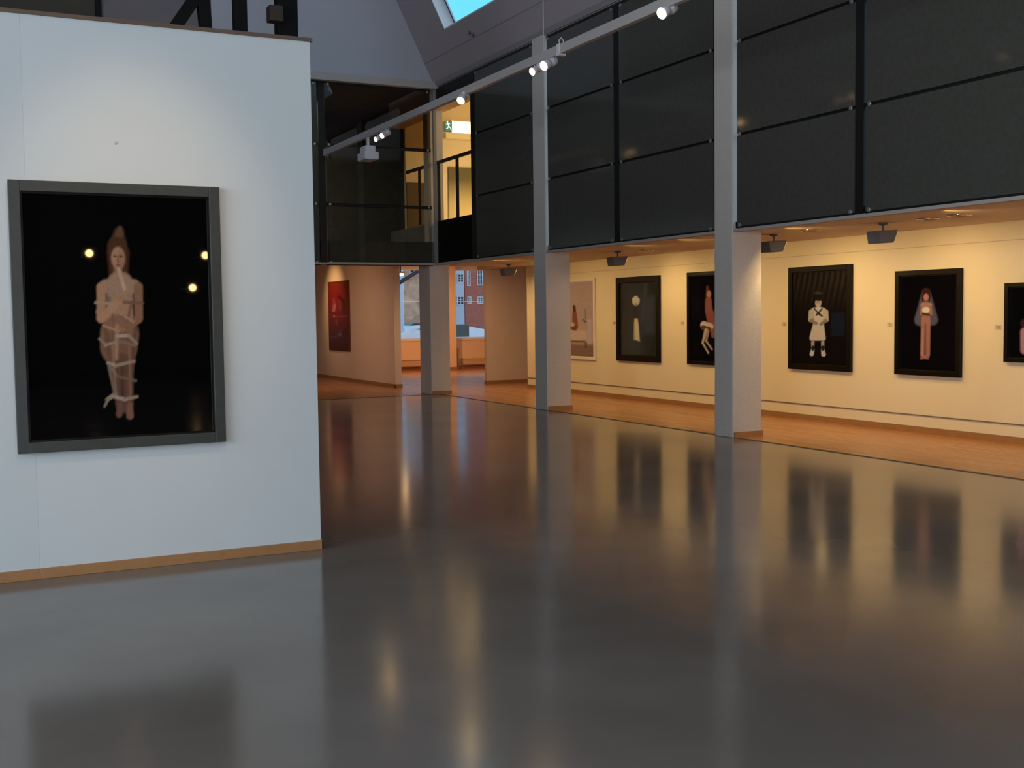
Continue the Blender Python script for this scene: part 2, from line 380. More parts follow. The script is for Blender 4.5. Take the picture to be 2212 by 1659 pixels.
# dark corridor behind the back glazing
mb = MB().box((XR+.03, 21.3, ZS+.03), (16, 22.2, 3.45)).box((XR+.03, 22.2, ZC+.03), (16, RY, 3.45)).box((0, 26.0, ZC+.03), (10.6, 26.1, 6.3)).box((0, YB+.1, ZS+.03), (XR+.02, 22.2, ZC+.06)).box((0, 22.2, ZC+.03), (10.4, 26, ZC+.06)).box((0, YB+.1, 6.2), (8.9, 26, 6.3)).box((8.9, RY+.1, 6.2), (10.4, 26, 6.3)).box((10.4, RY+.1, ZC+.03), (10.5, 26, 6.3)).box((0, YB+.1, ZS+.02), (.1, 26, 6.3))
struct('wall_back.006', mb, M_DARKVOID, 'dark corridor behind the back glazing', 'wall')
# lit stair room behind the opening
RY = 24.0
mb = MB().box((9.36, RY, ZC+.05), (14, RY+.1, 6.9)).box((14, 19.4, 3.45), (14.1, RY+.1, 6.9))
struct('wall_right.006', mb, M_ROOMWARM, 'yellow-lit wall of the upper stair landing', 'wall')
struct('ceiling.001', MB().box((9.32, 19.4, 6.75), (14, RY, 6.9)).box((XR+.04, 19.4, 5.72), (9.32, RY, 6.9)), mat('warm_beam_paint', (.62, .44, .26), .85), 'warm ceiling and beam of the upper stair landing', 'ceiling')
struct('wall_right.007', MB().box((XR+.04, 19.35, 3.45), (14.1, 19.42, 6.9)), M_DARKWALL, 'side wall of the upper stair landing', 'wall')
struct('floor.002', MB().box((XR+.03, 19.42, 3.45), (14, 21.3, 3.47)).box((9.3, 21.3, 3.45), (14, RY, 3.47)), M_ROOMWARM, 'floor of the upper stair landing', 'floor')
wr = empty('window_13', (10.5, RY, 5.7), 'glowing white window high on the stair landing wall', 'window', kind='structure')
sub(MB().box((10.49, RY-.02, 5.69), (12.3, RY, 5.97)), 'pane', mat('glowing_pane', (1, .95, .8), .5, emit=(1, .83, .50), es=2.6), wr)
sub(MB().box((10.45, RY-.03, 5.97), (12.34, RY, 6.0)).box((10.45, RY-.03, 5.69), (10.49, RY, 5.97)), 'window_frame', M_ROOMWARM, wr)
sub(MB().box((10.28, RY-.16, 5.56), (12.34, RY, 5.685)), 'window_sill', mat('ledge_cream', (.9, .82, .55), .6), wr)
# exit sign (running figure), beside the window
ex = empty('exit_sign', (10.38, RY-.05, 5.8), 'small green and white exit sign beside the glowing landing window', 'exit sign')
sub(MB().box((10.29, RY-.1, 5.72), (10.46, RY-.07, 5.95)), 'sign_panel', mat('exit_green', (.01, .10, .08), .4, emit=(.02, .16, .13), es=.6), ex)
fm = mat('exit_white', (.7, .9, .85), .4, emit=(.45, .9, .85), es=1.0)
mb = MB()
mb.lathe([(0, .018), (.004, .018)], (10.345, RY-.1, 5.925), (0, -1, 0), 12)
for p, q, r in (((10.35, 5.90), (10.375, 5.83), .014), ((10.355, 5.895), (10.31, 5.87), .007), ((10.36, 5.895), (10.41, 5.88), .007), ((10.375, 5.83), (10.34, 5.78), .010), ((10.34, 5.78), (10.31, 5.77), .008), ((10.375, 5.83), (10.42, 5.79), .010), ((10.42, 5.79), (10.435, 5.745), .008)):
    mb.bar((p[0], RY-.104, p[1]), (q[0], RY-.104, q[1]), r, 6)
sub(mb, 'running_figure', fm, ex)
# dark glass screen on the landing with a yellow glow painted at its foot
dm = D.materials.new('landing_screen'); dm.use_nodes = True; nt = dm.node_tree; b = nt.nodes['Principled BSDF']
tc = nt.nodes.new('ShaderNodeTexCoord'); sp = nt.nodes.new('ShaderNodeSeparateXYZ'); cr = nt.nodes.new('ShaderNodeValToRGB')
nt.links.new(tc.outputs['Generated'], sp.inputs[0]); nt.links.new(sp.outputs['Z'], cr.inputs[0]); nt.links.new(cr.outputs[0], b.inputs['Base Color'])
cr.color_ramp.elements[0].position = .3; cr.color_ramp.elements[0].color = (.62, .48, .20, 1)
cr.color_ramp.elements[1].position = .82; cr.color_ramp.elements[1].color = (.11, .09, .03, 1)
o = MB().box((10.38, RY-.04, 3.47), (11.6, RY-.01, 4.93)).build('landing_panel', dm)
tag(o, 'tall dark glass screen with a painted yellow glow at its foot, behind the landing railing', 'landing_panel')
# railing on the landing
o = MB().box((9.37, RY-.04, 3.47), (10.0, RY-.01, 4.55)).build('landing_panel', mat('added_dark_panel', (.13, .09, .05), .7))  # added panel, only darkens the wall seen below the rail
tag(o, 'added dark low panel darkening the wall seen through the back glazing', 'landing_panel')
ra = empty('railing', (8.99, 19.6, 3.47), 'dark metal railing seen through the lit upper opening', 'railing')
sub(MB().box((8.97, 19.56, 4.60), (9.01, 21.49, 4.67)).box((8.97, 21.73, 4.60), (9.01, 23.0, 4.67)), 'handrail', M_RAIL, ra, bevel=.01)  # run behind the back glazing: the opening rail's reflection built as geometry
for y in (20.33, 21.25, 22.27):
    sub(MB().box((8.98, y-.055, 3.47), (9.0, y+.055, 4.60)), 'baluster', M_RAIL, ra)

# ---------------------------------------------------------------- roof: gable, slopes, skylights
SL = .49
def sx(z): return 8.97 - SL*(z-6.10)
ZR = 11.0
def slope_patch(mb, y0, y1, z0, z1, mirror=False, th=.25):
    def X(z, o=0):
        x = sx(z)+o
        return (-x - .03) if mirror else x
    for_y = (y0, y1)
    a = [(X(z0), y0, z0), (X(z0), y1, z0), (X(z1), y1, z1), (X(z1), y0, z1)]
    b = [(X(z0, th), y0, z0+.0), (X(z0, th), y1, z0), (X(z1, th), y1, z1), (X(z1, th), y0, z1)]
    v = [mb.bm.verts.new(p) for p in a+b]
    for f in ((0,1,2,3),(4,5,6,7),(0,1,5,4),(1,2,6,5),(2,3,7,6),(3,0,4,7)): mb.bm.faces.new([v[i] for i in f])
# skylight openings on the right slope: z from 6.89 to 8.6
SK = [(17.72, 19.9)] + [(17.72-3.9*k, 19.9-3.9*k) for k in range(1, 7)]
zA, zB = 6.89, 8.7
mb = MB()
slope_patch(mb, Y0, YB, 6.10, zA); slope_patch(mb, Y0, YB, zB, ZR)
edges = sorted(SK); ys = [Y0]
for a, b in edges: ys += [a, b]
ys.append(YB)
for k in range(0, len(ys), 2): slope_patch(mb, ys[k], ys[k+1], zA, zB)
struct('ceiling.002', mb, M_SLOPE, 'sloping plaster roof lining above the gallery glazing', 'ceiling')
mb = MB(); slope_patch(mb, Y0, YB, 6.10, ZR, mirror=True)
struct('ceiling.003', mb, M_SLOPE, 'sloping plaster roof lining over the left side', 'ceiling')
# narrow ledge line across the slope
def slope_strip(y0, y1, z0, z1, t, m, name, label):
    mb = MB()
    a = [(sx(z0), y0, z0), (sx(z0), y1, z0), (sx(z1), y1, z1), (sx(z1), y0, z1)]
    n = Vector((-1, 0, -SL)).normalized()*t
    b = [tuple(Vector(p)+n) for p in a]
    v = [mb.bm.verts.new(p) for p in a+b]
    for f in ((0,1,2,3),(4,5,6,7),(0,1,5,4),(1,2,6,5),(2,3,7,6),(3,0,4,7)): mb.bm.faces.new([v[i] for i in f])
    struct(name, mb, m, label, 'trim')
slope_strip(Y0, YB-.02, 6.12, 6.20, .03, mat('eaves_grey', (.30, .28, .30), .8), 'trim_8', 'narrow eaves strip just above the gallery glazing')
slope_strip(Y0, YB-.02, 6.56, 6.585, .012, M_SLOPE, 'trim_9', 'faint ledge line across the sloping roof lining')
for i, (a, b) in enumerate(SK[:4]):
    w = empty('skylight', (sx(zA), a, zA), ['skylight at the top of the view, cyan evening sky showing', 'skylight just above the view', 'skylight over the camera side of the hall', 'skylight well behind the view'][i], 'skylight', kind='structure')
    th = .32
    mr = MB()
    def P(y, z, o): return (sx(z)+o, y, z)
    # reveals
    for y, yy in ((a+.02, a+.001), (b-.02, b-.001)):
        v = [mr.bm.verts.new(p) for p in (P(y, zA, 0), P(y, zB, 0), P(y, zB, th), P(y, zA, th), P(yy, zA, 0), P(yy, zB, 0), P(yy, zB, th), P(yy, zA, th))]
        for f in ((0,1,2,3),(4,5,6,7),(0,1,5,4),(1,2,6,5),(2,3,7,6),(3,0,4,7)): mr.bm.faces.new([v[i2] for i2 in f])
    for z, zz in ((zA+.02, zA+.001), (zB-.02, zB-.001)):
        v = [mr.bm.verts.new(p) for p in (P(a, z, 0), P(b, z, 0), P(b, z, th), P(a, z, th), P(a, zz, 0), P(b, zz, 0), P(b, zz, th), P(a, zz, th))]
        for f in ((0,1,2,3),(4,5,6,7),(0,1,5,4),(1,2,6,5),(2,3,7,6),(3,0,4,7)): mr.bm.faces.new([v[i2] for i2 in f])
    sub(mr, 'reveal', M_SKYREVEAL, w)
    fr = MB()
    def q(y0, y1, z0, z1, o0, o1):
        v = [fr.bm.verts.new(p) for p in (P(y0, z0, o0), P(y1, z0, o0), P(y1, z1, o0), P(y0, z1, o0), P(y0, z0, o1), P(y1, z0, o1), P(y1, z1, o1), P(y0, z1, o1))]
        for f in ((0,1,2,3),(4,5,6,7),(0,1,5,4),(1,2,6,5),(2,3,7,6),(3,0,4,7)): fr.bm.faces.new([v[i2] for i2 in f])
    q(b-.09, b, zA, zB, .22, .27); q(a, a+.09, zA, zB, .22, .27); q(a+.09, b-.09, zA, zA+.05, .22, .27); q(a+.09, b-.09, zB-.05, zB, .22, .27)
    sub(fr, 'skylight_frame', mat('skylight_frame', (.62, .70, .74), .5), w)
    fr = MB(); q(b-.115, b-.09, zA+.05, zB-.05, .215, .23); q(a+.09, a+.115, zA+.05, zB-.05, .215, .23)
    sub(fr, 'gasket', mat('gasket', (.02, .05, .12), .6), w)
    fr = MB(); fr.poly([P(a+.09, zA+.05, .24), P(b-.09, zA+.05, .24), P(b-.09, zB-.05, .24), P(a+.09, zB-.05, .24)])
    sub(fr, 'pane', M_CLEAR, w)
# gable wall above the back glazing
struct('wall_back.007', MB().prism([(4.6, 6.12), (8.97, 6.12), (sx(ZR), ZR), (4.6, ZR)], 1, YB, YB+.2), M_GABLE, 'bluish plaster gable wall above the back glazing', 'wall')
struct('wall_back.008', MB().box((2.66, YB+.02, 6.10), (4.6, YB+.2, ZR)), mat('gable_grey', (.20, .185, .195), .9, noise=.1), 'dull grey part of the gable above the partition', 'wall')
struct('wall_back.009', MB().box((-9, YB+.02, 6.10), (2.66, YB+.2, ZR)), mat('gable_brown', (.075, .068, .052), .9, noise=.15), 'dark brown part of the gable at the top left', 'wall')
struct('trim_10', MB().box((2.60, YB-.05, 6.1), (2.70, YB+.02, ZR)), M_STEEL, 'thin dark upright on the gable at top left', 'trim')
struct('ceiling.004', MB().box((-7, Y0, ZR), (sx(ZR)+.3, YB+.2, ZR+.2)), M_SLOPE, 'flat top of the hall roof', 'ceiling')
# hall end walls, out of view
struct('wall_left.002', MB().box((XL-.2, Y0, 0), (XL, YB, 6.2)), mat('left_side_wall', (.22, .22, .23), .8), 'left outer wall of the hall, out of view', 'wall')
struct('wall_front', MB().box((XL-.2, Y0-.2, 0), (XW+.2, Y0, ZR+.2)), mat('front_wall', (.16, .16, .17), .85), 'wall behind the camera', 'wall')

# ---------------------------------------------------------------- black steel posts behind the partition
YS = 15.0
def steel(name, mb, label): return tag(mb.build(name, M_STEEL, bevel=.004), label, 'steel post', kind='thing')
post1 = steel('steel_post', MB().box((4.075, YS-.1, 0), (4.34, YS+.1, 10.9)), 'broad black steel post nearest the partition end')
steel('steel_post', MB().box((3.52, YS-.08, 0), (3.68, YS+.08, 10.9)), 'narrower black steel post left of the broad one')
mb = MB().prism([(3.06, 7.2), (3.20, 5.9), (3.235, 5.2), (3.235, 0), (3.095, 0), (3.095, 5.2), (3.05, 5.75), (2.92, 7.2)], 1, YS-.07, YS+.07)
post3 = steel('steel_post', mb, 'bent black steel post meeting the slanting brace')
mb = MB().prism([(2.52, 5.0), (3.02, 5.76), (3.10, 5.9), (3.15, 5.68), (3.12, 5.64), (2.78, 5.12), (2.70, 5.0)], 1, YS-.06, YS+.06)
mb.build('brace', M_STEEL, post3)
jb = MB().box((3.92, YS-.28, 5.40), (4.10, YS-.1, 5.60)).build('junction_box', mat('box_brown', (.05, .035, .025), .6), post1, bevel=.01)
jb['label'] = 'small brown junction box'

# ---------------------------------------------------------------- lighting track and its lamps
TX, TZ0, TZ1 = 6.67, 4.655, 4.765
tr = empty('lighting_track', (TX, -15, TZ0), 'long pale suspended lighting track crossing the upper view', 'lighting track')
sub(MB().box((TX-.035, -15, TZ0), (TX+.035, 21.28, TZ1)), 'rail', M_TRACK, tr, bevel=.004)
sub(MB().box((TX-.04, 21.2, TZ0-.01), (TX+.04, 21.285, TZ1+.01)), 'end_cap', M_TRACK, tr, bevel=.006)
for y in (12.44, 3.5, -6):
    zt = 6.10+(8.97-TX)/SL
    sub(MB().bar((TX, y, TZ1), (TX, y, min(zt, ZR)), .006, 6), 'hanger_wire', M_TRACK, tr)

def spot_lamp(lens, label, aim=(-.84, -.24, -.42), dual=False, adapter_y=None, lensmat=M_LENS, group='track spotlights', scale=1.12):
    lens = Vector(lens); d = Vector(aim).normalized(); s = scale
    back = lens - d*.20*s
    ay = adapter_y if adapter_y is not None else back.y+.02
    root = empty('spotlight', (TX, ay, TZ0), label, 'spotlight', group)
    body = MB().lathe([(0, .020*s), (.012*s, .046*s), (.075*s, .050*s), (.085*s, .038*s), (.10*s, .036*s), (.11*s, .044*s), (.19*s, .056*s), (.20*s, .052*s)], back, d, 24)
    sub(body, 'lamp_body', M_LAMP, root, smooth=True)
    sub(MB().lathe([(0, .046*s), (.006*s, .044*s), (.012*s, .030*s)], lens+d*.001, d, 24), 'lens', lensmat, root)
    # yoke
    side = d.cross(Vector((0, 0, 1))).normalized()
    mid = back+d*.09*s
    top = Vector((TX, ay, TZ0-.03))
    y1 = [mid+side*.056*s, mid+side*.058*s+Vector((0, 0, .05)), top+side*.03+Vector((0, 0, -.02)), top]
    y2 = [mid-side*.056*s, mid-side*.058*s+Vector((0, 0, .05)), top-side*.03+Vector((0, 0, -.02)), top]
    sub(MB().tube(y1, .006).tube(y2, .006), 'yoke', M_LAMP, root)
    sub(MB().box((TX-.025, ay-.05, TZ0-.035), (TX+.025, ay+.05, TZ0)), 'track_adapter', M_LAMP, root, bevel=.004)
    l = D.lights.new('lamp_light', 'SPOT'); l.energy = 14; l.color = (1, .68, .36); l.spot_size = 1.2; l.spot_blend = .8; l.shadow_soft_size = .03
    lo = D.objects.new('lamp_light', l); COL.objects.link(lo); lo.location = lens+d*.03; lo.rotation_euler = d.to_track_quat('-Z', 'Y').to_euler()
    return root
spot_lamp((6.55, 9.72, 4.575), 'nearest lit track spotlight at the top right of the view')
spot_lamp((6.55, 12.22, 4.55), 'lit spotlight in front of the second pillar, the right one of the close pair')
spot_lamp((6.53, 12.48, 4.53), 'lit spotlight in front of the second pillar, the left one of the close pair', scale=.9)
spot_lamp((6.56, 14.68, 4.56), 'single lit spotlight in front of the glowing upper opening', aim=(-.62, -.46, -.62))
spot_lamp((6.56, 17.85, 4.53), 'right lit spotlight of the small far pair beside the hanging box lamp', scale=.9)
spot_lamp((6.52, 18.05, 4.50), 'left lit spotlight of the small far pair beside the hanging box lamp', scale=.8)
spot_lamp((6.64, 3.0, 4.575), 'lit track spotlight above the right side of the camera')
# empty clip loop on the track
cl = MB().box((TX-.05, 11.97, TZ0-.02), (TX+.045, 12.03, TZ1+.005)).tube([(TX-.02, 12.0, TZ1), (TX-.03, 12.0, TZ1+.05), (TX, 12.0, TZ1+.08), (TX+.03, 12.0, TZ1+.05), (TX+.02, 12.0, TZ1)], .006)
tag(cl.build('track_clip', M_LAMP), 'pale clip with a wire loop gripping the lighting track', 'clip')
# box floodlight
bx_ = empty('floodlight', (TX, 18.85, TZ0), 'unlit white box floodlight hanging near the far end of the track', 'floodlight')
sub(MB().box((TX-.018, 18.83, 4.50), (TX+.018, 18.87, TZ0)), 'stem', M_LAMP, bx_)
sub(MB().box((TX-.10, 18.70, 4.39), (TX+.09, 19.0, 4.50)), 'gear_housing', M_LAMP, bx_, bevel=.015)
sub(MB().box((TX-.13, 18.64, 4.26), (TX+.12, 19.04, 4.39)), 'lamp_housing', M_LAMP, bx_, bevel=.012)

# ---------------------------------------------------------------- gallery ceiling fixtures
def light(kind, loc, energy, col, size=.1, aim=None, spot=None, blend=1, name='light', size_y=None):
    l = D.lights.new(name, kind); l.energy = energy; l.color = col
    if kind == 'AREA':
        l.size = size
        if size_y: l.shape = 'RECTANGLE'; l.size_y = size_y
    else: l.shadow_soft_size = size
    if spot: l.spot_size = math.radians(spot); l.spot_blend = blend
    o = D.objects.new(name, l); COL.objects.link(o); o.location = loc
    if aim is not None: o.rotation_euler = (Vector(aim)-Vector(loc)).to_track_quat('-Z', 'Y').to_euler()
    return o
WARM = (1, .635, .23)
floods = [(9.98, 10.20, 'grey wedge floodlight on the gallery ceiling above the bride-like veiled picture'),
          (9.98, 12.18, 'grey wedge floodlight on the gallery ceiling just right of the nearest pillar'),
          (10.12, 16.34, 'grey wedge floodlight on the gallery ceiling left of the nearest pillar'),
          (10.4, 21.0, 'grey wedge floodlight on the gallery ceiling near the far windows'),
          (9.98, 7.2, 'grey wedge floodlight beyond the right edge'), (9.98, 4.2, 'grey wedge floodlight beside the camera')]
for x, y, lab in floods:
    r = empty('floodlight', (x, y, ZS), lab, 'floodlight', 'wedge floodlights under the gallery ceiling')
    sub(MB().lathe([(0, .05), (.02, .05), (.03, .02)], (x, y, ZS), (0, 0, -1), 16), 'ceiling_plate', M_GREYFIX, r)
    sub(MB().bar((x, y, ZS-.02), (x, y, ZS-.10), .014, 10), 'stem', M_GREYFIX, r)
    pts = [(x-.16, ZS-.10), (x+.14, ZS-.085), (x+.07, ZS-.235), (x-.13, ZS-.245)]
    sub(MB().prism(pts, 1, y-.11, y+.11), 'lamp_housing', M_GREYFIX, r, bevel=.012)
    sub(MB().prism([(x+.143, ZS-.10), (x+.148, ZS-.10), (x+.083, ZS-.225), (x+.078, ZS-.225)], 1, y-.09, y+.09), 'lens', M_LENS2, r)
    light('SPOT', (x+.17, y, ZS-.18), 38, WARM, .05, (XW, y, 1.0), 150, 1, 'flood_light')
downs = [(9.96, 9.05, 'recessed downlight ring nearest the right edge'), (10.02, 9.55, 'second recessed downlight ring from the right edge'), (9.93, 11.4, 'recessed downlight ring between the two right wedge floodlights'),
         (10.36, 15.85, 'recessed downlight ring left of the nearest pillar'), (10.3, 19.6, 'recessed downlight ring near the pale framed picture'), (9.95, 6.0, 'recessed downlight ring outside the right edge')]
for x, y, lab in downs:
    r = empty('downlight', (x, y, ZS), lab, 'downlight', 'recessed gallery downlights')
    sub(MB().lathe([(0, .13), (.010, .13), (.014, .10), (.004, .095)], (x, y, ZS), (0, 0, -1), 28), 'ring', M_CHROME, r, smooth=True)
    sub(MB().lathe([(0.001, .092), (.003, .09)], (x, y, ZS-.001), (0, 0, -1), 24), 'baffle', mat('baffle', (.03, .025, .02), .3, metal=.5), r)
for y in (3.0, 5.7, 8.7, 11.2, 13.5, 14.9, 17.9, 19.6):
    light('SPOT', (9.35, y, ZS-.03), 68, WARM, .05, (10.9, y, .6), 150, 1, 'gallery_down')
# far-room ceiling light seen through the gap
r = empty('ceiling_lamp', (9.62, 25.1, ZS), 'small glowing ceiling lamp at the top of the gap beside the red picture wall', 'ceiling lamp')
sub(MB().bar((9.62, 25.1, ZS-.01), (9.62, 25.1, ZC), .012, 8), 'stem', M_GREYFIX, r)
sub(MB().lathe([(0, .09), (.03, .09), (.045, .07)], (9.62, 25.1, ZS), (0, 0, -1), 20), 'housing', M_GREYFIX, r)
sub(MB().lathe([(0, .075), (.03, .07), (.05, .04)], (9.62, 25.1, ZS-.046), (0, 0, -1), 20), 'lens', M_LENS, r)
light('SPOT', (7.6, 28.0, ZC-.03), 100, (1, .62, .26), .05, (XR, 28.05, 2.05), 75, 1, 'red_picture_light')
light('SPOT', (11.7, 28.3, 2.58), 175, (1, .50, .20), .04, (12.2, 30.0, 0), 165, 1, name='far_room_light')
light('SPOT', (14.8, 26.5, 2.58), 140, (1, .50, .20), .04, (14.8, 28.5, 0), 165, 1, name='far_room_light')
light('SPOT', (9.9, 22.3, 2.58), 80, (1, .60, .28), .04, (10.6, 23.0, 0), 160, 1, name='far_room_light')
light('SPOT', (6.0, 25.0, 2.58), 115, (1, .58, .32), .04, (8.0, 26.0, 0), 160, 1, name='far_room_light')
light('POINT', (11.6, 20.5, 5.9), 120, (1, .76, .38), .2, name='landing_light')
light('POINT', (11.0, 23.0, 4.2), 24, (1, .76, .38), .2, name='landing_light')
# warm pool over the large picture
light('SPOT', (1.12, 4.6, 5.2), 250, (1, .66, .34), .06, (1.12, 7.58, 2.0), 32, 1, 'picture_light')
light('SPOT', (9.60, 11.42, ZS-.04), 16, (1, .75, .40), .015, (9.60, 11.66, 1.3), 62, .35, 'pillar_light')
light('SPOT', (9.7, 15.6, ZS-.04), 14, (1, .68, .40), .03, (9.2, 16.64, 1.0), 90, 1, 'pillar_light')
light('SPOT', (9.9, 10.3, ZS-.04), 14, (1, .62, .40), .03, (9.2, 11.68, .8), 90, 1, 'pillar_light')

# ---------------------------------------------------------------- painted prints (vertex colour, painted in code)
def shape_alpha(P, prim):
    k = prim[0]
    if k == 'e':      # ellipse cx cy rx ry soft
        _, cx, cy, rx, ry, soft, col = prim
        d = (np.sqrt(((P[..., 0]-cx)/rx)**2+((P[..., 1]-cy)/ry)**2)-1)*min(rx, ry)
    elif k == 'c':    # tapered capsule
        _, x1, y1, r1, x2, y2, r2, soft, col = prim
        v = np.array([x2-x1, y2-y1]); L = max(v@v, 1e-6)
        t = np.clip(((P[..., 0]-x1)*v[0]+(P[..., 1]-y1)*v[1])/L, 0, 1)
        d = np.hypot(P[..., 0]-x1-t*v[0], P[..., 1]-y1-t*v[1])-(r1+(r2-r1)*t)
    elif k == 'r':    # rectangle
        _, x0, y0, x1, y1, soft, col = prim
        d = np.maximum(np.abs(P[..., 0]-(x0+x1)/2)-(x1-x0)/2, np.abs(P[..., 1]-(y0+y1)/2)-(y1-y0)/2)
    elif k == 'p':    # convex polygon (clockwise on screen)
        _, pts, soft, col = prim
        d = np.full(P.shape[:2], -1e9)
        for (ax, ay), (bx, by) in zip(pts, pts[1:]+pts[:1]):
            L = math.hypot(bx-ax, by-ay)
            d = np.maximum(d, ((P[..., 0]-ax)*(by-ay)-(P[..., 1]-ay)*(bx-ax))/L)
    return np.clip(.5-d/max(soft, .01), 0, 1), np.array(lin(prim[-1]))
def paint_mesh(name, corners3, corners_px, nx, ny, bgfun, prims, rough, parent, spec=.5, comp=(1, 1, 1)):
    """corners: top-left, top-right, bottom-right, bottom-left"""
    u = np.linspace(0, 1, nx+1); v = np.linspace(0, 1, ny+1); U, V = np.meshgrid(u, v)
    def bil(c):
        c = [np.array(p, float) for p in c]
        return (c[0]*(1-U[..., None])+c[1]*U[..., None])*(1-V[..., None])+(c[3]*(1-U[..., None])+c[2]*U[..., None])*V[..., None]
    G = bil(corners3)-np.array(world_loc(parent)); P = bil(corners_px)
    C = bgfun(P, U, V)
    for pr in prims:
        a, c = shape_alpha(P, pr); C = C*(1-a[..., None])+c*a[..., None]
    C = C*np.array(comp)
    rng = np.random.default_rng(3); C = np.clip(C*(1+.05*rng.standard_normal(C.shape[:2]))[..., None], 0, 1)
    me = D.meshes.new(name)
    idx = np.arange((nx+1)*(ny+1)).reshape(ny+1, nx+1)
    faces = np.stack([idx[1:, :-1], idx[1:, 1:], idx[:-1, 1:], idx[:-1, :-1]], -1).reshape(-1, 4)
    me.from_pydata(G.reshape(-1, 3).tolist(), [], faces.tolist())
    ca = me.color_attributes.new('paint', 'FLOAT_COLOR', 'POINT')
    ca.data.foreach_set('color', np.concatenate([C.reshape(-1, 3), np.ones(((nx+1)*(ny+1), 1))], 1).astype(np.float32).ravel())
    M = D.materials.new(name+'_print'); M.use_nodes = True; nt = M.node_tree; b = nt.nodes['Principled BSDF']
    at = nt.nodes.new('ShaderNodeVertexColor'); at.layer_name = 'paint'; nt.links.new(at.outputs[0], b.inputs['Base Color'])
    b.inputs['Roughness'].default_value = rough; b.inputs['Specular IOR Level'].default_value = spec
    me.materials.append(M)
    o = D.objects.new(name, me); COL.objects.link(o); o.parent = parent
    return o
def flat(c, grad=0):
    c = np.array(lin(c))
    return lambda P, U, V: np.ones(P.shape[:2]+(3,))*c*(1+grad*(1-V))[..., None]

def framed(axis, plane, a0, a1, z0, z1, fw, depth, fmat, name, label, px, bg, prims, nx, ny, rough=.06, group=None, spec=.5, inset=.35, comp=(1, 1, 1)):
    """axis 'Y': hangs on plane Y=plane facing -Y, a is X.  axis 'X': hangs on X=plane facing -X, a is Y (a0 is image-left)"""
    if axis == 'Y':
        root = empty('framed_picture', ((a0+a1)/2, plane, z0), label, 'framed picture', group)
        def B(mb, p0, p1, d0, d1, q0, q1): mb.box((p0, plane-d1, q0), (p1, plane-d0, q1))
        def C3(p, d, q): return (p, plane-d, q)
    else:
        root = empty('framed_picture', (plane, (a0+a1)/2, z0), label, 'framed picture', group)
        def B(mb, p0, p1, d0, d1, q0, q1): mb.box((plane-d1, min(p0, p1), q0), (plane-d0, max(p0, p1), q1))
        def C3(p, d, q): return (plane-d, p, q)
    s = 1 if a1 > a0 else -1
    bot = D.objects
    mb = MB()
    B(mb, a0, a0+s*fw, .006, depth, z0, z1); B(mb, a1-s*fw, a1, .006, depth, z0, z1)
    B(mb, a0+s*fw, a1-s*fw, .006, depth, z0, z0+fw); B(mb, a0+s*fw, a1-s*fw, .006, depth, z1-fw, z1)
    sub(mb, 'frame', fmat, root, bevel=.003)
    mb = MB(); B(mb, a0+s*.01, a1-s*.01, 0, .006, z0+.01, z1-.01); sub(mb, 'backing', M_FRAMEDK, root)
    # inner fillet
    fw2 = fw+.012; mb = MB()
    B(mb, a0+s*fw, a0+s*fw2, .006, depth*.6, z0+fw, z1-fw); B(mb, a1-s*fw2, a1-s*fw, .006, depth*.6, z0+fw, z1-fw)
    B(mb, a0+s*fw2, a1-s*fw2, .006, depth*.6, z0+fw, z0+fw2); B(mb, a0+s*fw2, a1-s*fw2, .006, depth*.6, z1-fw2, z1-fw)
    sub(mb, 'fillet', M_FRAMEDK if fmat is not M_FRAMEWH else M_FRAMEWH, root)
    if axis == 'X': comp = (.80, 1.02, 1.65)
    e = fw2; dd = depth*inset
    c3 = [C3(a0+s*e, dd, z1-e), C3(a1-s*e, dd, z1-e), C3(a1-s*e, dd, z0+e), C3(a0+s*e, dd, z0+e)]
    paint_mesh('print', c3, px, nx, ny, bg, prims, rough, root, spec, comp)
    return root

